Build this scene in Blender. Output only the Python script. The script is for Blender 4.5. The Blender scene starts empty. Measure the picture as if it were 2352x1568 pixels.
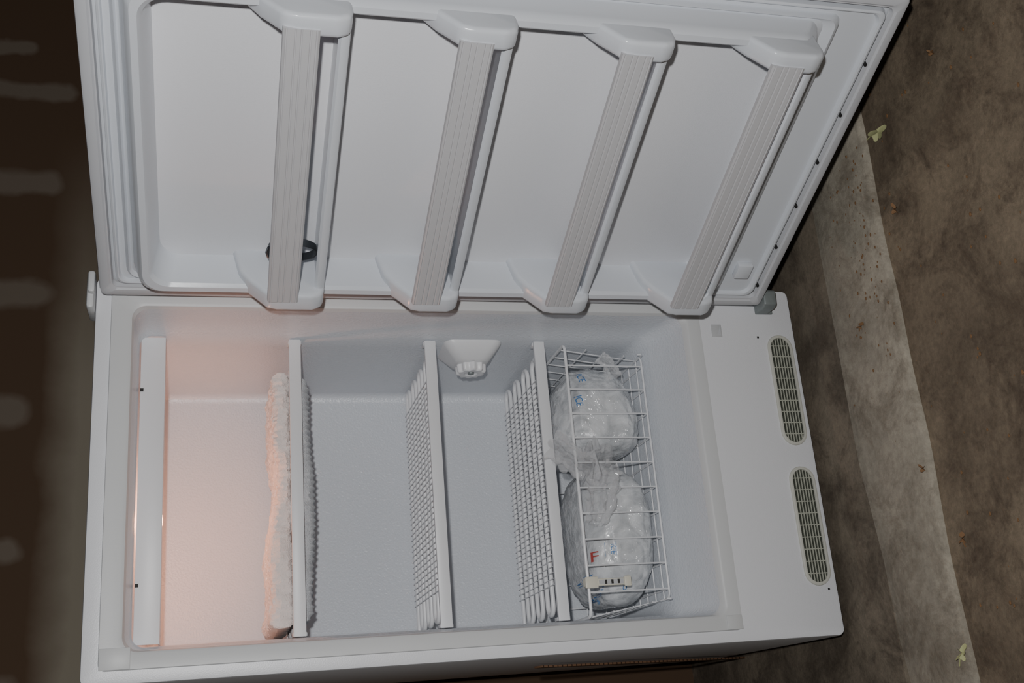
import bpy, bmesh, math, random
from mathutils import Vector, Matrix, noise
from mathutils.bvhtree import BVHTree
random.seed(4)
col = bpy.context.scene.collection

# ------------------------------------------------------------------ materials
def nmat(name):
    m = bpy.data.materials.new(name); m.use_nodes = True
    return m, m.node_tree, m.node_tree.nodes["Principled BSDF"]
def plain(name, c, rough=0.5, metal=0.0, bump=0.0, bscale=200.0, var=0.0, vscale=5.0, coat=0.0):
    m, nt, b = nmat(name)
    b.inputs["Base Color"].default_value = (*c, 1)
    b.inputs["Roughness"].default_value = rough
    b.inputs["Metallic"].default_value = metal
    b.inputs["Coat Weight"].default_value = coat
    tc = nt.nodes.new("ShaderNodeTexCoord")
    if bump > 0:
        n = nt.nodes.new("ShaderNodeTexNoise"); n.inputs["Scale"].default_value = bscale
        n.inputs["Detail"].default_value = 3
        bp = nt.nodes.new("ShaderNodeBump"); bp.inputs["Strength"].default_value = bump
        bp.inputs["Distance"].default_value = 0.002
        nt.links.new(tc.outputs["Object"], n.inputs["Vector"])
        nt.links.new(n.outputs["Fac"], bp.inputs["Height"])
        nt.links.new(bp.outputs["Normal"], b.inputs["Normal"])
    if var > 0:
        n = nt.nodes.new("ShaderNodeTexNoise"); n.inputs["Scale"].default_value = vscale
        n.inputs["Detail"].default_value = 5
        mx = nt.nodes.new("ShaderNodeMix"); mx.data_type = 'RGBA'
        mx.inputs["A"].default_value = (*[x*(1-var) for x in c], 1)
        mx.inputs["B"].default_value = (*[min(1, x*(1+var)) for x in c], 1)
        nt.links.new(tc.outputs["Object"], n.inputs["Vector"])
        nt.links.new(n.outputs["Fac"], mx.inputs["Factor"])
        nt.links.new(mx.outputs["Result"], b.inputs["Base Color"])
    return m
M_body = plain("white_enamel", (.76,.77,.80), .36, bump=.14, bscale=450, var=.03)
M_liner = plain("liner_plastic", (.66,.69,.735), .28, bump=.55, bscale=230, var=.02)
M_bezel = plain("bezel_plastic", (.60,.61,.615), .45, bump=.05, bscale=300, var=.03)
M_dliner = plain("door_liner_plastic", (.66,.69,.735), .20, bump=.04, bscale=60, var=.02)
M_gasket = plain("gasket_rubber", (.54,.55,.575), .55, var=.04)
M_bar = plain("retainer_plastic", (.54,.54,.555), .42, var=.03)
M_wire = plain("white_coated_wire", (.80,.81,.83), .35, var=.02, vscale=40)
M_trim = plain("shelf_trim_plastic", (.74,.75,.77), .4, var=.02)
M_cream = plain("vent_cream_plastic", (.55,.55,.49), .5, var=.05)
M_slat = plain("vent_slat_plastic", (.42,.43,.36), .6, var=.1, vscale=60)
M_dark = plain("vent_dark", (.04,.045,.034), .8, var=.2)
M_grey = plain("grey_hinge_paint", (.24,.27,.27), .5, metal=.3, var=.2, vscale=80)
M_steel = plain("dark_steel", (.12,.13,.14), .3, metal=.9, var=.1)
M_black = plain("black_hole", (.015,.015,.015), .7, var=.1)
M_towel = plain("terry_towel", (.82,.76,.73), .95, bump=1.0, bscale=330, var=.07, vscale=90)
M_frost = plain("frost", (.58,.60,.63), .9, bump=1.0, bscale=500, var=.1, vscale=120)
M_red = plain("red_ink", (.50,.07,.06), .4, var=.1)
M_blue = plain("blue_ink", (.05,.20,.48), .4, var=.1)
M_ivory = plain("ivory_plastic", (.72,.69,.58), .4, var=.05)
M_leaf = plain("yellow_green_leaf", (.46,.47,.24), .7, var=.3, vscale=60)
M_leafb = plain("brown_leaf", (.20,.11,.05), .8, var=.3, vscale=60)
M_sticker = plain("grey_sticker", (.52,.53,.54), .3, var=.03)

def bag_mat():
    m, nt, b = nmat("ice_bag_plastic")
    tc = nt.nodes.new("ShaderNodeTexCoord")
    v = nt.nodes.new("ShaderNodeTexVoronoi"); v.inputs["Scale"].default_value = 60
    n = nt.nodes.new("ShaderNodeTexNoise"); n.inputs["Scale"].default_value = 14; n.inputs["Detail"].default_value = 8
    n.inputs["Distortion"].default_value = 2.5
    r = nt.nodes.new("ShaderNodeValToRGB")
    r.color_ramp.elements[0].position = .32; r.color_ramp.elements[0].color = (.44,.46,.48,1)
    r.color_ramp.elements[1].position = .66; r.color_ramp.elements[1].color = (.78,.80,.82,1)
    sc = nt.nodes.new("ShaderNodeMath"); sc.operation = 'MULTIPLY'; sc.inputs[1].default_value=.25
    ad = nt.nodes.new("ShaderNodeMath"); ad.operation = 'ADD'
    bp = nt.nodes.new("ShaderNodeBump"); bp.inputs["Strength"].default_value = .5; bp.inputs["Distance"].default_value = .006
    n2 = nt.nodes.new("ShaderNodeTexNoise"); n2.inputs["Scale"].default_value = 26; n2.inputs["Detail"].default_value = 2; n2.inputs["Distortion"].default_value = 3.0
    bp2 = nt.nodes.new("ShaderNodeBump"); bp2.inputs["Strength"].default_value = 1.0; bp2.inputs["Distance"].default_value = .014
    for t in (v, n, n2): nt.links.new(tc.outputs["Object"], t.inputs["Vector"])
    nt.links.new(v.outputs["Distance"], sc.inputs[0])
    nt.links.new(sc.outputs[0], ad.inputs[0]); nt.links.new(n.outputs["Fac"], ad.inputs[1])
    nt.links.new(n.outputs["Fac"], r.inputs["Fac"]); nt.links.new(r.outputs["Color"], b.inputs["Base Color"])
    nt.links.new(ad.outputs[0], bp.inputs["Height"]); nt.links.new(bp.outputs["Normal"], b.inputs["Normal"])
    nt.links.new(n2.outputs["Fac"], bp2.inputs["Height"]); nt.links.new(bp2.outputs["Normal"], b.inputs["Coat Normal"])
    b.inputs["Roughness"].default_value = .3; b.inputs["Coat Weight"].default_value = 1.0; b.inputs["Coat Roughness"].default_value=.10
    b.inputs["Coat IOR"].default_value=1.8
    return m
M_bag = bag_mat()
def film_mat():
    m, nt, b = nmat("clear_plastic_film")
    b.inputs["Base Color"].default_value = (.85,.86,.88,1); b.inputs["Roughness"].default_value = .12
    b.inputs["Alpha"].default_value = .30; b.inputs["Coat Weight"].default_value=1.0; b.inputs["Coat Roughness"].default_value=.08
    return m
M_film = film_mat()

def concrete(name, c1, c2, stain, sscale=3.0, fine=.72):
    m, nt, b = nmat(name)
    tc = nt.nodes.new("ShaderNodeTexCoord")
    n1 = nt.nodes.new("ShaderNodeTexNoise"); n1.inputs["Scale"].default_value = sscale; n1.inputs["Detail"].default_value = 8; n1.inputs["Roughness"].default_value=.6
    n2 = nt.nodes.new("ShaderNodeTexNoise"); n2.inputs["Scale"].default_value = 70; n2.inputs["Detail"].default_value = 10; n2.inputs["Roughness"].default_value=.8
    n3 = nt.nodes.new("ShaderNodeTexNoise"); n3.inputs["Scale"].default_value = 8; n3.inputs["Detail"].default_value = 12; n3.inputs["Roughness"].default_value=.78
    n3.inputs["Distortion"].default_value=.4
    for n in (n1,n2,n3): nt.links.new(tc.outputs["Object"], n.inputs["Vector"])
    r1 = nt.nodes.new("ShaderNodeValToRGB")
    r1.color_ramp.elements[0].position=.40; r1.color_ramp.elements[0].color=(*c1,1)
    r1.color_ramp.elements[1].position=.60; r1.color_ramp.elements[1].color=(*c2,1)
    r3 = nt.nodes.new("ShaderNodeValToRGB")
    r3.color_ramp.elements[0].position=.36; r3.color_ramp.elements[0].color=(.95,.95,.95,1)
    r3.color_ramp.elements[1].position=.54; r3.color_ramp.elements[1].color=(0,0,0,1)
    mx = nt.nodes.new("ShaderNodeMix"); mx.data_type='RGBA'; mx.inputs["B"].default_value=(*stain,1)
    r2 = nt.nodes.new("ShaderNodeMapRange"); r2.inputs[1].default_value=.3; r2.inputs[2].default_value=.7; r2.inputs[3].default_value=fine; r2.inputs[4].default_value=1.25
    mu = nt.nodes.new("ShaderNodeVectorMath"); mu.operation='SCALE'
    nt.links.new(n1.outputs["Fac"], r1.inputs["Fac"]); nt.links.new(n3.outputs["Fac"], r3.inputs["Fac"])
    nt.links.new(r1.outputs["Color"], mx.inputs["A"]); nt.links.new(r3.outputs["Color"], mx.inputs["Factor"])
    nt.links.new(n2.outputs["Fac"], r2.inputs[0])
    nt.links.new(mx.outputs["Result"], mu.inputs[0]); nt.links.new(r2.outputs[0], mu.inputs["Scale"])
    nt.links.new(mu.outputs[0], b.inputs["Base Color"])
    bp = nt.nodes.new("ShaderNodeBump"); bp.inputs["Strength"].default_value=.6; bp.inputs["Distance"].default_value=.004
    nt.links.new(n2.outputs["Fac"], bp.inputs["Height"]); nt.links.new(bp.outputs["Normal"], b.inputs["Normal"])
    b.inputs["Roughness"].default_value=.85
    return m
M_floor = concrete("garage_concrete", (.135,.103,.070), (.27,.215,.148), (.09,.064,.042), 1.9, .65)
M_slab = concrete("shaded_stained_slab", (.14,.115,.085), (.235,.195,.145), (.075,.057,.04), 4, .65)  # darker tone paints in the shadow near the freezer; noise adds stains
M_curb = concrete("pale_rough_concrete", (.31,.28,.225), (.40,.36,.29), (.19,.16,.12), 6, .75)

def wall_mat():
    m, nt, b = nmat("unpainted_drywall")
    L = nt.links.new; N = nt.nodes.new
    tc = N("ShaderNodeTexCoord"); nz = N("ShaderNodeTexNoise"); nz.inputs["Scale"].default_value=9; nz.inputs["Detail"].default_value=4
    L(tc.outputs["Object"], nz.inputs["Vector"])
    sub = N("ShaderNodeVectorMath"); sub.operation='SUBTRACT'; sub.inputs[1].default_value=(.5,.5,.5)
    L(nz.outputs["Color"], sub.inputs[0])
    sc = N("ShaderNodeVectorMath"); sc.operation='SCALE'; sc.inputs["Scale"].default_value=.05; L(sub.outputs[0], sc.inputs[0])
    ad = N("ShaderNodeVectorMath"); ad.operation='ADD'; L(tc.outputs["Object"], ad.inputs[0]); L(sc.outputs[0], ad.inputs[1])
    sp = N("ShaderNodeSeparateXYZ"); L(ad.outputs[0], sp.inputs[0])
    def math_(op, a, bb):
        n = N("ShaderNodeMath"); n.operation=op
        for i, v in enumerate((a, bb)):
            if isinstance(v, (int, float)): n.inputs[i].default_value=v
            elif v is not None: L(v, n.inputs[i])
        return n.outputs[0]
    tot = None
    for (x, z, r) in [(1.70,1.655,.020),(1.575,1.55,.028),(1.304,1.585,.036),(.995,1.60,.040),(.691,1.635,.038),(.363,1.625,.034),(.05,1.62,.034)]:
        dx = math_('SUBTRACT', sp.outputs[0], x)
        dz = math_('MINIMUM', math_('SUBTRACT', sp.outputs[2], z), 0.0)
        d = math_('SQRT', math_('ADD', math_('MULTIPLY', dx, dx), math_('MULTIPLY', dz, dz)), None)
        mr = N("ShaderNodeMapRange"); mr.inputs[1].default_value=r*.6; mr.inputs[2].default_value=r*1.2; mr.inputs[3].default_value=1; mr.inputs[4].default_value=0
        L(d, mr.inputs[0]); tot = mr.outputs[0] if tot is None else math_('MAXIMUM', tot, mr.outputs[0])
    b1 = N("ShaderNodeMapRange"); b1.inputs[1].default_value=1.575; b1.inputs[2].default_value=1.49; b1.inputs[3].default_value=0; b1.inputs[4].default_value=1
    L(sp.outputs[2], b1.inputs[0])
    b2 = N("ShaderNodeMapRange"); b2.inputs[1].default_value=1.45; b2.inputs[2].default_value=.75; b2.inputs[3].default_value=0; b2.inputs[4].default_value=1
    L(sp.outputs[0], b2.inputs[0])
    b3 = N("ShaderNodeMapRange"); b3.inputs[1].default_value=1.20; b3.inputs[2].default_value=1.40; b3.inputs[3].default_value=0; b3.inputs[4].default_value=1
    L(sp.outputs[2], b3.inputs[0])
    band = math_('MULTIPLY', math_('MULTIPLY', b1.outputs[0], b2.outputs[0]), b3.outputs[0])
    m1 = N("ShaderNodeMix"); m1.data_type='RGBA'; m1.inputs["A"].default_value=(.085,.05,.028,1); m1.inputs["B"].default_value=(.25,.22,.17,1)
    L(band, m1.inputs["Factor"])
    m2 = N("ShaderNodeMix"); m2.data_type='RGBA'; m2.inputs["B"].default_value=(.21,.18,.145,1)
    L(m1.outputs["Result"], m2.inputs["A"]); L(math_('MULTIPLY', tot, .6), m2.inputs["Factor"])
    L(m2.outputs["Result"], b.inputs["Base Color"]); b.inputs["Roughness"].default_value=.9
    return m
M_wall = wall_mat()
def wood_mat():
    m, nt, b = nmat("yardstick_wood")
    tc = nt.nodes.new("ShaderNodeTexCoord"); w = nt.nodes.new("ShaderNodeTexWave"); w.inputs["Scale"].default_value=25
    w.bands_direction='Z'; r = nt.nodes.new("ShaderNodeValToRGB")
    r.color_ramp.elements[0].position=.05; r.color_ramp.elements[0].color=(.03,.015,.01,1)
    r.color_ramp.elements[1].position=.15; r.color_ramp.elements[1].color=(.17,.095,.055,1)
    nt.links.new(tc.outputs["Object"], w.inputs["Vector"]); nt.links.new(w.outputs["Fac"], r.inputs["Fac"])
    nt.links.new(r.outputs["Color"], b.inputs["Base Color"]); return m
M_wood = wood_mat()

# ------------------------------------------------------------------ mesh tools
class MB:
    def __init__(s): s.v=[]; s.f=[]; s.mi=[]
    def add(s, v, f, mi=0):
        o=len(s.v); s.v+= [tuple(p) for p in v]; s.f+= [tuple(i+o for i in q) for q in f]; s.mi+= [mi]*len(f)
    def loft(s, rings, c0=False, c1=False, closed=True, mi=0, loop=False):
        n=len(rings[0]); v=[p for r in rings for p in r]; f=[]
        R=len(rings)
        for i in range(R if loop else R-1):
            for j in range(n if closed else n-1):
                a=i*n+j; b_=i*n+(j+1)%n; k=((i+1)%R)*n
                f.append((a,b_,k+(j+1)%n,k+j))
        if c0: f.append(tuple(range(n-1,-1,-1)))
        if c1: f.append(tuple((R-1)*n+j for j in range(n)))
        s.add(v,f,mi)
    def tube(s, pts, r, k=6, closed=False, mi=0):
        P=[Vector(p) for p in pts]; n=len(P); rings=[]; prev=None
        for i,p in enumerate(P):
            if closed: t=(P[(i+1)%n]-P[i-1])
            else: t=(P[min(i+1,n-1)]-P[max(i-1,0)])
            t.normalize()
            if prev is None:
                a=Vector((0,0,1)) if abs(t.z)<.9 else Vector((1,0,0))
                nrm=t.cross(a).normalized()
            else:
                nrm=(prev-t*prev.dot(t)); nrm.normalize()
            prev=nrm; bn=t.cross(nrm)
            rings.append([p+nrm*(r*math.cos(2*math.pi*j/k))+bn*(r*math.sin(2*math.pi*j/k)) for j in range(k)])
        s.loft(rings, not closed, not closed, mi=mi, loop=closed)
    def box(s, x0,x1,y0,y1,z0,z1, mi=0, bev=0.0, seg=2):
        bm=bmesh.new(); bmesh.ops.create_cube(bm,size=1)
        for v in bm.verts: v.co=Vector(((x0+x1)/2+v.co.x*(x1-x0),(y0+y1)/2+v.co.y*(y1-y0),(z0+z1)/2+v.co.z*(z1-z0)))
        if bev: bmesh.ops.bevel(bm,geom=bm.edges[:],offset=bev,segments=seg,affect='EDGES',profile=.5)
        s.addbm(bm,mi)
    def addbm(s,bm,mi=0):
        bm.verts.index_update(); s.add([v.co[:] for v in bm.verts],[[v.index for v in f.verts] for f in bm.faces],mi); bm.free()
    def prism(s, poly, axis, a, b_, mi=0, bev=0.0, seg=3):
        bm=bmesh.new()
        def mk(p,t):
            return {'x':(t,p[0],p[1]),'y':(p[0],t,p[1]),'z':(p[0],p[1],t)}[axis]
        A=[bm.verts.new(mk(p,a)) for p in poly]; B=[bm.verts.new(mk(p,b_)) for p in poly]; n=len(poly)
        bm.faces.new(A); bm.faces.new(B[::-1])
        for i in range(n): bm.faces.new((A[i],A[(i+1)%n],B[(i+1)%n],B[i]))
        bmesh.ops.recalc_face_normals(bm,faces=bm.faces[:])
        if bev: bmesh.ops.bevel(bm,geom=bm.edges[:],offset=bev,segments=seg,affect='EDGES',profile=.5)
        s.addbm(bm,mi)
    def obj(s,name,mats,parent=None,smooth=True,ang=40,label=None,category=None,**kw):
        me=bpy.data.meshes.new(name); me.from_pydata(s.v,[],s.f)
        if not isinstance(mats,(list,tuple)): mats=[mats]
        for m in mats: me.materials.append(m)
        me.polygons.foreach_set("material_index",s.mi)
        bm=bmesh.new(); bm.from_mesh(me); bmesh.ops.recalc_face_normals(bm,faces=bm.faces[:])
        for f in bm.faces: f.smooth=smooth
        if smooth:
            for e in bm.edges:
                if len(e.link_faces)==2 and e.calc_face_angle(0)>math.radians(ang): e.smooth=False
        bm.to_mesh(me); bm.free(); me.update()
        o=bpy.data.objects.new(name,me); col.objects.link(o)
        if parent: o.parent=parent
        if label: o["label"]=label
        if category: o["category"]=category
        for k,v in kw.items(): o[k]=v
        return o
def rr(x0,x1,z0,z1,r,k=6):
    o=[]
    for cx,cz,a0 in ((x1-r,z1-r,0),(x0+r,z1-r,90),(x0+r,z0+r,180),(x1-r,z0+r,270)):
        for i in range(k+1):
            a=math.radians(a0+90*i/k); o.append((cx+r*math.cos(a),cz+r*math.sin(a)))
    return o
def ringY(y,*a,**k): return [(p[0],y,p[1]) for p in rr(*a,**k)]

# ------------------------------------------------------------------ freezer
W,H,D=.71,1.379,.62
fz=bpy.data.objects.new("freezer",None); col.objects.link(fz); fz.location=(W/2,D/2,-.02)
fz["label"]="white upright freezer with its door wide open and wire shelves inside"; fz["category"]="freezer"
PAR=Matrix.Translation(fz.location).inverted()
def child(o,parent=fz):
    o.parent=parent
    if parent is fz: o.matrix_parent_inverse=PAR
    return o

b=MB()
b.loft([ringY(D,0,W,0,H,.012),ringY(.006,0,W,0,H,.012),ringY(.0015,.0015,W-.0015,.0015,H-.0015,.012),ringY(0,.006,W-.006,.006,H-.006,.012),
        ringY(0,.022,.69,.212,1.352,.012)],c0=True)
child(b.obj("body",M_body))
b=MB()
b.loft([ringY(.0,.022,.69,.212,1.352,.012),ringY(-.0035,.0235,.6885,.2135,1.3505,.012),ringY(-.0035,.046,.660,.238,1.322,.022),
        ringY(-.001,.050,.655,.243,1.316,.024),ringY(.008,.0525,.652,.249,1.313,.026)])
b.box(.0235,.058,-.0055,-.0030,1.302,1.3505,bev=.001)
b.box(.0235,.05,-.0055,-.0030,.2135,.245,bev=.001)
child(b.obj("door_frame",M_bezel))
b=MB()
b.loft([ringY(.008,.0525,.652,.249,1.313,.026),ringY(.05,.057,.649,.262,1.312,.026),ringY(.105,.062,.6455,.283,1.311,.024),
        ringY(.112,.066,.641,.286,1.309,.022),ringY(.17,.072,.637,.299,1.308,.020),ringY(.42,.088,.618,.300,1.304,.018),
        ringY(.432,.091,.615,.303,1.301,.016),ringY(.436,.099,.607,.311,1.293,.012)],c1=True)
child(b.obj("inner_liner",M_liner,ang=50))
# light shield
b=MB()
b.box(.071,.637,.118,.122,1.262,1.306,bev=.001)
b.box(.071,.637,.122,.155,1.262,1.265)
lc=child(b.obj("light_cover",M_trim,label="white light cover strip under the ceiling of the cabinet"))
for x in (.17,.53):
    b=MB(); b.box(x,x+.006,.1165,.1185,1.300,1.306)
    o=b.obj("screw",M_black); o.parent=lc
b=MB(); rings=[]
for i in range(9):
    a=math.pi*i/8; r=max(.0005,.012*math.sin(a)); rings.append([(.30-.022*math.cos(a),.19+r*math.cos(2*math.pi*j/12),1.284+r*math.sin(2*math.pi*j/12)) for j in range(12)])
b.loft(rings,True,True)
mb,nt,bs=nmat("bulb_glass"); bs.inputs["Emission Color"].default_value=(1,.38,.12,1); bs.inputs["Emission Strength"].default_value=8
child(b.obj("light_bulb",mb,label="small warm glowing light bulb"))

for x in (.05,.66):
    for y in (.06,.55):
        b=MB(); b.loft([[(x+.02*math.cos(t*math.pi/8),y+.02*math.sin(t*math.pi/8),z) for t in range(16)] for z in (-.0195,.001)],True,True)
        child(b.obj("foot",M_black))

# vents
def stad(cx,cz,hl,r,k=12):
    o=[]
    for s,a0 in ((1,-90),(-1,90)):
        for i in range(k+1):
            a=math.radians(a0+180*i/k); o.append((cx+s*(hl-r)+r*math.cos(a),cz+r*math.sin(a)))
    return o
for cx in (.492,.213):
    cz=.0385; hl=.118; r=.0285
    b=MB()
    b.loft([[(p[0],y,p[1]) for p in stad(cx,cz,hl-d,r-d)] for y,d in ((0,0),(-.003,.001),(-.004,.003),(-.0035,.0065),(.0,.0072))])
    ri=.0215; hi=.1105
    for i in range(1,7):
        dz=-ri+2*ri*i/7; hx=hi-ri+math.sqrt(ri*ri-dz*dz)
        b.box(cx-hx,cx+hx,-.0026,-.0004,cz+dz-.0009,cz+dz+.0009,mi=1)
    for i in range(-4,5):
        b.box(cx+i*.0235-.0009,cx+i*.0235+.0009,-.0020,-.0004,cz-ri+.001,cz+ri-.001,mi=1)
    v=child(b.obj("vent_grille",[M_cream,M_slat],label="cream oval vent grille with fine slats"))
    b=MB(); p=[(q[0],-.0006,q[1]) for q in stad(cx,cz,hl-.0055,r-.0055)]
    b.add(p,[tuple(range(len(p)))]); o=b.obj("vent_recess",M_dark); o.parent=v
for x,z in ((.603,.083),(.086,.018)):
    b=MB(); b.box(x,x+.004,-.0008,.0,z,z+.004)
    child(b.obj("screw_hole",M_black))
b=MB(); b.box(.605,.632,-.001,.0,.165,.188,bev=.0003); st=child(b.obj("sticker",M_sticker,label="small square grey sticker"))
b=MB(); b.add([(.608,-.0013,.168),(.629,-.0013,.168),(.608,-.0013,.176)],[(0,1,2)]); o=b.obj("sticker_mark",M_gasket); o.parent=st
# hinges
b=MB(); b.box(.640,.709,-.030,.045,H,H+.013,bev=.005); b.box(.665,.705,-.042,-.02,H-.002,H+.010,bev=.004)
child(b.obj("hinge_cover",M_bezel,label="white plastic hinge cap"))
b=MB(); b.prism([(.655,-.035),(.66,-.048),(.69,-.05),(.70,-.03),(.702,0),(.655,0)],'z',.055,.084,bev=.004)
b.box(.655,.702,-.006,-.0005,.045,.084,bev=.002)
child(b.obj("hinge",M_grey,label="grey metal lower door hinge"))

# thermostat on the side wall
b=MB(); DZ=.020
def ringX(x,*a,**k): return [(x,p[0],p[1]+DZ) for p in rr(*a,**k)]
b.loft([ringX(.642,.125,.24,.575,.700,.02),ringX(.634,.126,.239,.578,.697,.02),ringX(.606,.148,.222,.600,.672,.02),ringX(.602,.153,.216,.606,.666,.02)],c1=True)
kn=child(b.obj("thermostat_housing",M_trim,label="white thermostat housing on the side wall"))
b=MB(); K=80; cy,cz=.183,.636+DZ
def kr(x,R,l): return [(x,cy+(R+l*math.cos(10*t*2*math.pi/K))*math.cos(t*2*math.pi/K),cz+(R+l*math.cos(10*t*2*math.pi/K))*math.sin(t*2*math.pi/K)) for t in range(K)]
b.loft([kr(.602,.030,.0025),kr(.588,.029,.0028),kr(.585,.026,.0028),kr(.585,.015,0),kr(.588,.012,0)],c1=True)
o=b.obj("knob",M_wire); o.parent=kn
b=MB(); b.loft([[(x,cy+r*math.cos(t*math.pi/10),cz+r*math.sin(t*math.pi/10)) for t in range(20)] for x,r in ((.588,.007),(.5845,.006))],c1=True)
o=b.obj("knob_cap",M_grey); o.parent=kn

# wire coil shelves
def shelf(z,lab):
    b=MB(); y0,y1=.136,.418; n=37
    for i in range(n):
        x=.142+i*(.560-.142)/(n-1)
        b.tube([(x,y0,z+.0042),(x,y1,z+.0042)],.0010,5)
    for yy in (.20,.34):
        b.tube([(.142,yy,z+.0020),(.560,yy,z+.0020)],.0010,4)
    s=child(b.obj("shelf",M_wire,label=lab))
    b=MB(); nr=8; pit=.0372; R=pit/2; ys=[.150+i*pit for i in range(nr)]; xa,xb=.088,.610; zz=z-.0015; q=[]
    for i,y in enumerate(ys):
        xl = xa if i in (0,nr-1) else xa+R
        xr = xb-R
        if i%2==0: q+=[(xl,y,zz),(xr,y,zz)]
        else: q+=[(xr,y,zz),(xl,y,zz)]
        if i<nr-1:
            cx,sg=(xr,1) if i%2==0 else (xa+R,-1)
            for j in range(1,10):
                a=math.pi*j/10; q.append((cx+sg*R*math.sin(a),y+R-R*math.cos(a),zz))
    b.tube(q,.0048,10)
    c=b.obj("cooling_tube",M_wire); c.parent=s
    b=MB(); b.box(.0695,.6375,.124,.133,z-.014,z+.009,bev=.0015)
    b.box(.0705,.0775,.130,.150,z-.016,z+.010,bev=.001); b.box(.629,.6365,.130,.150,z-.016,z+.010,bev=.001)
    c=b.obj("shelf_trim",M_trim); c.parent=s
    return s
s1=shelf(1.023,"white wire shelf with cooling tubes, frost hanging beneath")
s2=shelf(.753,"white wire shelf with cooling tubes")
s3=shelf(.523,"white wire shelf with cooling tubes")
def lumpy(x0,x1,y0,y1,z0,z1,nx,ny,amp,fr,seed,edge=.02,flat_top=False,flat_bot=False):
    top=[];bot=[]
    for i in range(nx+1):
        rt=[];rb=[]
        for j in range(ny+1):
            u=i/nx;v=j/ny
            x=x0+(x1-x0)*u; y=y0+(y1-y0)*v
            e=min(1,min(u,1-u)*(x1-x0)/edge,min(v,1-v)*(y1-y0)/edge); e=math.sqrt(max(0,1-(1-e)**2))
            nn=noise.fractal(Vector((x*fr+seed,y*fr,seed)),.8,2.0,4)
            n2=noise.fractal(Vector((x*fr*.6,y*fr+9,seed+5)),.8,2.0,4)
            zm=(z0+z1)/2; h=(z1-z0)/2*e
            wob=noise.noise(Vector((x*fr*.8,seed,u*3)))*.012*(1 if j in(0,ny) else .4)
            rt.append((x,y+wob,z1 if flat_top else zm+h+nn*amp*e))
            rb.append((x,y+wob,z0 if flat_bot else (zm if not flat_top else z1)-(h if not flat_top else (z1-z0)*e)-n2*amp*e))
        top.append(rt);bot.append(rb)
    v=[];f=[];n=ny+1
    for r in top: v+=r
    o=len(v)
    for r in bot: v+=r
    for i in range(nx):
        for j in range(ny):
            f.append((i*n+j,(i+1)*n+j,(i+1)*n+j+1,i*n+j+1)); f.append((o+i*n+j,o+i*n+j+1,o+(i+1)*n+j+1,o+(i+1)*n+j))
    for i in range(nx):
        f.append((i*n,o+i*n,o+(i+1)*n,(i+1)*n)); f.append((i*n+ny,(i+1)*n+ny,o+(i+1)*n+ny,o+i*n+ny))
    for j in range(ny):
        f.append((j,j+1,o+j+1,o+j)); f.append((nx*n+j,o+nx*n+j,o+nx*n+j+1,nx*n+j+1))
    return v,f
b=MB(); v,f=lumpy(.095,.575,.16,.40,.989,1.015,200,40,.003,45,3,edge=.03,flat_top=True)
v=[(p[0],p[1],p[2]-(.0035*max(0,math.sin(p[0]*2*math.pi/.0125)) if p[2]<1.010 else 0)+(.004*math.sin(p[0]*15) if p[2]<1.012 else 0)) for p in v]
b.add(v,f)
o=b.obj("frost",M_frost,label="grey-white frost crust"); o.parent=s1
b=MB(); v,f=lumpy(.088,.578,.150,.40,1.0285,1.066,260,100,.005,24,7,edge=.020)
v=[(p[0],p[1]+noise.noise(Vector(p)*120)*.004,max(1.0285,p[2]+ ((0.008*math.sin(p[0]*11+.3)+.004*math.sin(p[0]*31)) if p[2]>1.045 else 0)+ noise.noise(Vector(p)*230)*.003)) for p in v]
b.add(v,f)
b.obj("towel",M_towel,label="fluffy white terry towel folded on the top wire shelf",category="towel")

# ------------------------------------------------------------------ door
e=Vector((.3972,-.9177,0))
door=MB()
door.box(0,.71,.004,.055,.088,1.370,bev=.004)
door=door.obj("door",M_body,label="open freezer door with moulded bins")
door.parent=fz; door.matrix_parent_inverse=PAR
door.location=(.668,-.0304,0); door.rotation_euler=(0,0,math.atan2(e.y,e.x))
def dch(o): o.parent=door; return o
def ringD(n,*a,**k): return [(p[0],-n,p[1]) for p in rr(*a,**k)]
b=MB()
b.loft([ringD(-.004,.002,.708,.090,1.368,.01),ringD(.008,.003,.707,.091,1.367,.01),ringD(.011,.007,.703,.095,1.363,.01),ringD(.011,.018,.692,.106,1.352,.012),
        ringD(.008,.021,.689,.109,1.349,.012),ringD(.008,.023,.687,.111,1.347,.012),ringD(.000,.025,.685,.113,1.345,.012)])
dch(b.obj("gasket",M_gasket,label="light grey rubber door gasket"))
b=MB()
R=[ringD(-.004,.024,.686,.112,1.346,.014),ringD(-.003,.029,.681,.117,1.341,.014),ringD(.008,.031,.679,.120,1.339,.016),ringD(.010,.034,.676,.124,1.336,.018),ringD(.009,.036,.674,.128,1.334,.018),
   ringD(.002,.038,.672,.131,1.332,.018),ringD(.002,.048,.664,.194,1.322,.018),ringD(.010,.050,.662,.198,1.320,.018),
   ringD(.016,.053,.660,.206,1.316,.018),ringD(.012,.056,.658,.218,1.314,.020),ringD(.010,.057,.657,.224,1.313,.020),
   ringD(.014,.060,.655,.232,1.308,.026),ringD(.050,.064,.651,.244,1.300,.034),ringD(.062,.067,.648,.248,1.297,.034),ringD(.068,.073,.642,.254,1.291,.034),
   ringD(.068,.083,.632,.262,1.281,.034),ringD(.062,.088,.627,.267,1.276,.034),ringD(.0,.093,.619,.275,1.266,.034),ringD(-.020,.096,.612,.280,1.262,.036),
   ringD(-.028,.101,.604,.290,1.254,.030),ringD(-.030,.110,.594,.300,1.244,.02)]
b.loft(R,c1=True)
bins=[(1.087,1.034,1.003),(.837,.785,.763),(.590,.538,.517),(.343,.286,.267)]
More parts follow.
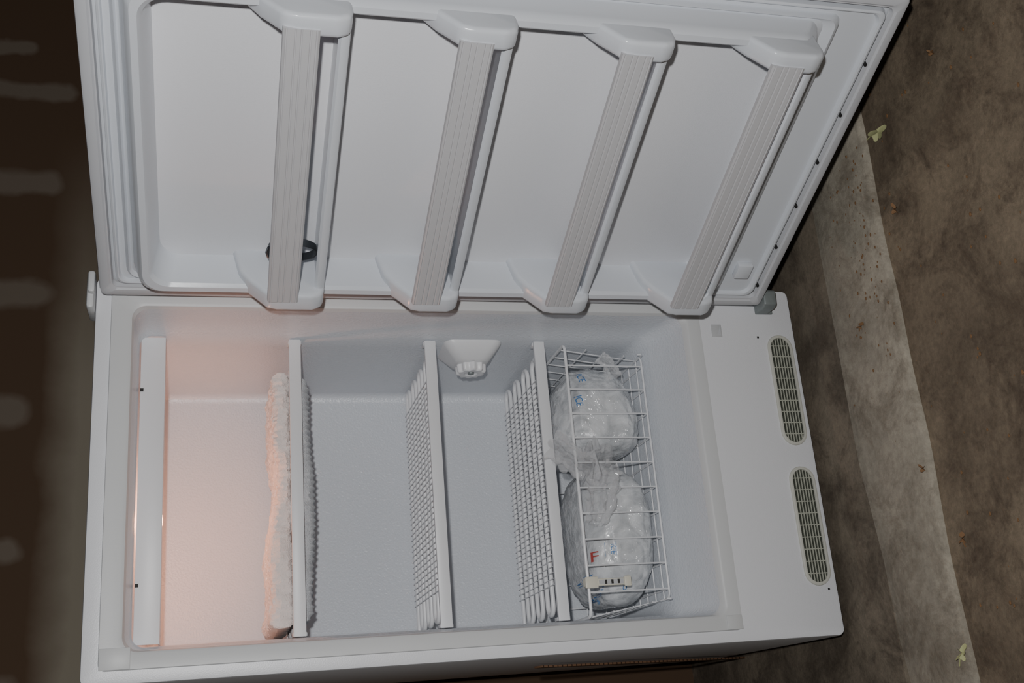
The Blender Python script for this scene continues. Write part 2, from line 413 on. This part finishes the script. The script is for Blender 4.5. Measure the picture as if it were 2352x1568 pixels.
for zt,zb,zf in bins:
    poly=[(.02,zt+.058),(-.045,zt+.046),(-.070,zt+.030),(-.092,zt+.010),(-.104,zt+.000),(-.108,zt-.018),(-.108,zf+.006),(-.100,zf-.010),(-.085,zf-.014),(.02,zf-.014)]
    for u0,u1 in ((.068,.106),(.612,.647)):
        b.prism(poly,'x',u0,u1,bev=.0075,seg=3)
    prof=[(.029,zf-.012),(-.068,zf-.013),(-.078,zf-.014),(-.085,zf-.012),(-.089,zf-.006),(-.089,zf+.000),(-.085,zf+.004),(-.078,zf+.003),(-.072,zf),(.029,zf)]
    b.prism(prof,'x',.10,.618)
for z in (1.135,.93,.69,.445):
    b.prism([(.0305,z-.004),(.0275,z),(.0305,z+.0005)],'x',.10,.612)
dch(b.obj("door_liner",M_dliner,ang=35,label="glossy white moulded door liner with four bins"))
for zt,zb,zf in bins:
    b=MB(); hh=zt-zb; prof=[(-.1085,zb+.001)]
    for t in (.10,.26,.50,.66,.90):
        zc=zb+hh*t; prof+=[(-.1105,zc-.0016),(-.1092,zc-.0004),(-.1092,zc+.0004),(-.1105,zc+.0016)]
    prof+=[(-.1085,zt-.001),(-.102,zt),(-.102,zb)]
    b.prism(prof,'x',.092,.625)
    dch(b.obj("shelf_retainer",M_bar,smooth=False,label="ribbed grey-white shelf retainer bar"))
b=MB()
b.box(.083,.118,-.016,-.001,.148,.180,bev=.003)
dch(b.obj("latch_block",M_dliner,label="small square plastic block"))
for i in range(6):
    b=MB(); u=.06+i*.104
    b.loft([[(u+r*math.cos(t*math.pi/6),-n_,.1165+r*math.sin(t*math.pi/6)) for t in range(12)] for n_,r in ((.004,.0035),(.0105,.003))],c1=True)
    dch(b.obj("screw",M_black))
DM=Matrix.Translation((.668,-.0304,0))@Matrix.Rotation(math.atan2(e.y,e.x),4,'Z')
b=MB(); rings=[]
for t in range(40):
    a=2*math.pi*t/40
    rings.append([DM@Vector((.165+(.0410+dr)*math.cos(a)*.45,-.055+dn,1.0455+(.0410+dr)*math.sin(a))) for dr,dn in ((0,-.009),(0,.009),(-.002,.009),(-.002,-.009))])
b.loft(rings,loop=True)
b.tube([DM@Vector(q) for q in ((.155,-.064,1.085),(.165,-.064,1.088),(.176,-.064,1.085))],.004,8)
b.obj("hose_clamp",M_steel,label="small dark metal hose clamp lying in the top door bin",category="clamp")

# ------------------------------------------------------------------ basket
b=MB()
T=(.072,.622,.100,.405,.474); Bt=(.100,.600,.112,.395,.304)
def rectpts(x0,x1,y0,y1,z,r=.014):
    return [(p[0],p[1],z) for p in rr(x0,x1,y0,y1,r,4)]
b.tube(rectpts(*T),.0030,8,closed=True)
b.tube(rectpts(*Bt),.0022,6,closed=True)
def lerp(a,c,t): return a+(c-a)*t
for t in (.3,.55,.8):
    X0,X1,Y0_,Y1_,Z=[lerp(T[i],Bt[i],t) for i in range(5)]
    b.tube([(X0,Y0_+.01,Z),(X0,Y1_,Z),(X1,Y1_,Z),(X1,Y0_+.01,Z)],.0015,5)
n=10
for i in range(n):
    xt=lerp(T[0]+.045,T[1]-.045,i/(n-1)); xb=lerp(Bt[0]+.018,Bt[1]-.022,i/(n-1))
    b.tube([(xt,T[2],T[4]+.002),(xb,Bt[2],Bt[4]+.004),(xb,Bt[2]+.004,Bt[4]),(xb,Bt[3]-.004,Bt[4]),(xb,Bt[3],Bt[4]+.004),(xt,T[3],T[4])],.0017,6)
for i in range(6):
    yb=lerp(Bt[2]+.03,Bt[3]-.03,i/5); yt=lerp(T[2]+.035,T[3]-.035,i/5)
    b.tube([(T[0],yt,T[4]),(Bt[0],yb,Bt[4]),(Bt[1],yb,Bt[4]),(T[1],yt,T[4])],.0015,6)
for x in (Bt[0]-.002,Bt[1]+.002):
    b.tube([(x,.13,.302),(x,.110,.302),(x,.104,.306),(x,.104,.314)],.002,6)
b.obj("wire_basket",M_wire,label="white wire basket holding two bags of ice",category="basket")

# ------------------------------------------------------------------ ice bags
def blob(name,c,h,lab,seed,taper=0,amp=.05,pw=.72):
    bm=bmesh.new(); bmesh.ops.create_icosphere(bm,subdivisions=6,radius=1)
    for v in bm.verts:
        p=v.co.copy(); 
        q=Vector([math.copysign(abs(a)**pw,a) for a in p])
        s=1+taper*q.x
        nn=noise.fractal(p*1.7+Vector((seed,seed,0)),.9,2.1,3)*amp+noise.noise(p*9+Vector((seed,0,0)))*.008
        q=q*(1+nn)
        v.co=Vector((c[0]+q.x*h[0],min(.390,max(.117,c[1]+q.y*h[1]*s)),max(.3085,c[2]+q.z*h[2]*s)))
    mb_=MB(); mb_.addbm(bm)
    return mb_.obj(name,M_bag,label=lab,category="bag of ice",ang=180,group="bags of ice in the basket")
bag1=blob("ice_bag",(.502,.245,.393),(.100,.132,.090),"clear plastic bag full of ice with a twisted top",2,-.22,.06)
bag2=blob("ice_bag",(.242,.245,.378),(.142,.125,.080),"clear plastic bag of ice printed with blue and red lettering",9,.03)
def crumple(parent,pts,rad,seed):
    b=MB(); rings=[]; n=len(pts)
    P=[Vector(p) for p in pts]; K=44; S=26
    for i in range(S+1):
        t=i/S*(n-1); k=min(int(t),n-2); f=t-k; c=P[k].lerp(P[k+1],f); r=rad[k]*(1-f)+rad[k+1]*f
        d=(P[k+1]-P[k]).normalized(); a=d.cross(Vector((0,0,1))).normalized(); bb=d.cross(a)
        ring=[]
        for j in range(K):
            th=2*math.pi*j/K; w=1+.30*math.cos(7*th+seed+i*.2)+.5*noise.noise(Vector((math.cos(th)*2,math.sin(th)*2,i*.35+seed)))
            ring.append(c+a*(r*w*math.cos(th))+bb*(r*.7*w*math.sin(th)))
        rings.append(ring)
    b.loft(rings); o=b.obj("bag_neck",M_film,ang=25,label="loose crumpled clear plastic"); o.parent=parent; return o
crumple(bag2,[(.375,.13,.40),(.37,.115,.43),(.365,.105,.45),(.375,.102,.475),(.395,.108,.497),(.41,.12,.512)],[.034,.042,.040,.028,.028,.034],1)
crumple(bag2,[(.36,.11,.40),(.33,.108,.42),(.29,.102,.43),(.25,.102,.445)],[.030,.038,.034,.022],5)
crumple(bag1,[(.56,.13,.36),(.590,.122,.375),(.605,.122,.39)],[.020,.012,.016],8)
def bvh(o): return BVHTree.FromPolygons([v.co.copy() for v in o.data.vertices],[list(p.vertices) for p in o.data.polygons])
def wraptext(txt,size,x,z,bag,mat,name="bag_printing",rot=-90):
    c=bpy.data.curves.new("t",'FONT'); c.body=txt; c.size=size
    o=bpy.data.objects.new("t",c); col.objects.link(o)
    dg=bpy.context.evaluated_depsgraph_get(); me=bpy.data.meshes.new_from_object(o.evaluated_get(dg)); bpy.data.objects.remove(o)
    bm=bmesh.new(); bm.from_mesh(me); bmesh.ops.triangulate(bm,faces=bm.faces[:])
    bmesh.ops.subdivide_edges(bm,edges=[q for q in bm.edges if q.calc_length()>size*.15],cuts=2,use_grid_fill=True)
    T_=bvh(bag); a=math.radians(rot)
    for v in bm.verts:
        lx=v.co.x*math.cos(a)-v.co.y*math.sin(a); lz=v.co.x*math.sin(a)+v.co.y*math.cos(a)
        h=T_.ray_cast(Vector((x+lx,-.2,z+lz)),Vector((0,1,0)))
        y=h[0].y-.0012 if h[0] else .2
        v.co=Vector((x+lx,y,z+lz))
    mb_=MB(); mb_.addbm(bm); o=mb_.obj(name,mat); o.parent=bag; return o
wraptext("F",.028,.182,.446,bag2,M_red)
wraptext("NET",.010,.160,.448,bag2,M_blue,rot=180)
wraptext("ICE",.014,.212,.412,bag2,M_blue,rot=180)
wraptext("____",.013,.215,.421,bag2,M_blue,rot=180)
wraptext("____",.013,.215,.401,bag2,M_blue,rot=180)
wraptext("KEEP FROZEN",.007,.148,.425,bag2,M_blue,rot=180)
wraptext("O",.012,.125,.385,bag2,M_blue)
wraptext("ICE",.017,.580,.432,bag1,M_blue,rot=180)
wraptext("ICE",.017,.520,.452,bag1,M_blue,rot=180)
# thermometer
b=MB()
b.box(.128,.142,.094,.0985,.400,.470,bev=.002)
b.box(.124,.146,.091,.0985,.456,.482,bev=.002); b.box(.125,.145,.092,.0985,.388,.402,bev=.002)
th=b.obj("thermometer",M_ivory,label="small ivory freezer thermometer clipped to the basket wires",category="thermometer")
b=MB(); b.box(.1305,.1395,.0925,.0942,.404,.454)
o=b.obj("thermometer_scale",M_sticker); o.parent=th
b=MB()
for i in range(3): b.box(.131,.139,.0918,.0926,.412+i*.013,.4165+i*.013)
o=b.obj("thermometer_marks",M_steel); o.parent=th
b=MB(); b.box(.128,.142,.0970,.1070,.479,.482); o=b.obj("clip",M_ivory); o.parent=th

# ------------------------------------------------------------------ yardstick
b=MB(); b.box(-.002,.002,-.012,.012,0,.62,bev=.0008)
o=b.obj("yardstick",M_wood,label="wooden yardstick with dark tick marks leaning beside the freezer",category="yardstick")
o.location=(-.006,.50,-.02); o.rotation_euler=(math.radians(24),0,0)

# ------------------------------------------------------------------ setting
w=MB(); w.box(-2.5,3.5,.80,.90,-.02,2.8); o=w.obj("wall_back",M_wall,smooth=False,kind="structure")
fl=MB()
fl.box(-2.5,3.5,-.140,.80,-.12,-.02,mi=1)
n=160; rings=[]
for i in range(n+1):
    x=-2.5+6*i/n
    a=-.330+noise.noise(Vector((x*5,0,0)))*.008; c=-.130+noise.noise(Vector((x*4,7,0)))*.012-.05*max(0,min(1,(.3-x)/.4))
    rings.append([(x,a,-.06),(x,a+.003,-.024),(x,a+.012,-.0185),(x,c-.01,-.0165),(x,c,-.0188),(x,c+.03,-.022)])
fl.loft(rings,closed=False,mi=2)
fl.add([(-2.5,-4,-.030),(3.5,-4,-.030),(3.5,-.30,-.030),(-2.5,-.30,-.030)],[(0,1,2,3)],mi=0)
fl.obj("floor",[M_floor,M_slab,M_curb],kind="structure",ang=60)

def leaf(x,y,z,s,mat,rot,seed,lab):
    b=MB(); K=40; c=[]; 
    for i in range(K):
        a=2*math.pi*i/K; r=s*(.60+.22*math.cos(5*a+seed)+.15*math.cos(2*a))
        c.append((r*math.cos(a),r*math.sin(a)*.8,.004*math.sin(3*a+seed)+.005))
    v=[(0,0,.003)]+c; f=[(0,1+i,1+(i+1)%K) for i in range(K)]
    b.add(v,f); b.tube([(0,0,.003),(s*.8,.1*s,.003),(s*1.3,.25*s,.001)],.0012,5)
    o=b.obj("leaf",mat,label=lab,category="leaf"); o.location=(x,y,z); o.rotation_euler=(0,0,rot)
leaf(.880,-.372,-.029,.030,M_leaf,1.2,.5,"curled yellow-green leaf lying on the concrete")
leaf(.72,-.375,-.029,.014,M_leafb,.3,2,"small brown leaf scrap on the concrete")
leaf(-.06,-.325,-.016,.020,M_leaf,2.2,1,"pale dry leaf on the curb")
leaf(.25,-.320,-.0165,.011,M_leafb,.9,3,"small brown leaf scrap on the concrete")
leaf(.93,-.56,-.029,.010,M_leafb,.9,3,"small brown leaf scrap on the concrete")
leaf(.12,-.37,-.029,.011,M_leafb,2.9,3,"small brown leaf scrap on the concrete")
leaf(.55,-.22,-.0165,.010,M_leafb,1.9,2,"small brown leaf scrap on the concrete")
b=MB()
for i in range(260):
    x=random.uniform(-.3,1.3); y=random.uniform(-.9,-.35); s=random.uniform(.0008,.0030)
    if i<110: x=random.gauss(.68,.14); y=random.gauss(-.26,.04); s*=.8
    z=-.029 if y<-.335 else -.0165
    bm=bmesh.new(); bmesh.ops.create_icosphere(bm,subdivisions=1,radius=s)
    for v_ in bm.verts: v_.co=Vector((x+v_.co.x*1.6,y+v_.co.y,z+v_.co.z*.6))
    b.addbm(bm)
o=b.obj("grit",M_leafb,label="scattered dark grit and debris on the concrete",category="debris"); o["kind"]="stuff"

# ------------------------------------------------------------------ light
def plight(name,loc,en,colr,rad):
    l=bpy.data.lights.new(name,'POINT'); l.energy=en; l.color=colr; l.shadow_soft_size=rad
    o=bpy.data.objects.new(name,l); col.objects.link(o); o.location=loc; return o
yaw,pit,rol,F=.3432,.2628,.0072,2568.9
C=Vector((-.115,-1.9788,1.1789))
f=Vector((math.sin(yaw)*math.cos(pit),math.cos(yaw)*math.cos(pit),-math.sin(pit)))
r=Vector((math.cos(yaw),-math.sin(yaw),0)); u=r.cross(f)
r2=r*math.cos(rol)+u*math.sin(rol); u2=-r*math.sin(rol)+u*math.cos(rol)
plight("camera_flash",C+r2*.12+u2*.06,100,(1,.992,.985),.022)
plight("interior_bulb_light",(.30,.185,1.266),1.35,(1,.42,.24),.012)
wd=bpy.data.worlds.new("w"); bpy.context.scene.world=wd; wd.use_nodes=True
wd.node_tree.nodes["Background"].inputs[0].default_value=(.8,.9,1,1); wd.node_tree.nodes["Background"].inputs[1].default_value=.01

cd=bpy.data.cameras.new("camera"); cam=bpy.data.objects.new("camera",cd); col.objects.link(cam)
cd.lens=F/2352*36; cd.sensor_width=36; cd.clip_start=.05
m=Matrix((( -u2.x,r2.x,-f.x,C.x),(-u2.y,r2.y,-f.y,C.y),(-u2.z,r2.z,-f.z,C.z),(0,0,0,1)))
cam.matrix_world=m
bpy.context.scene.camera=cam
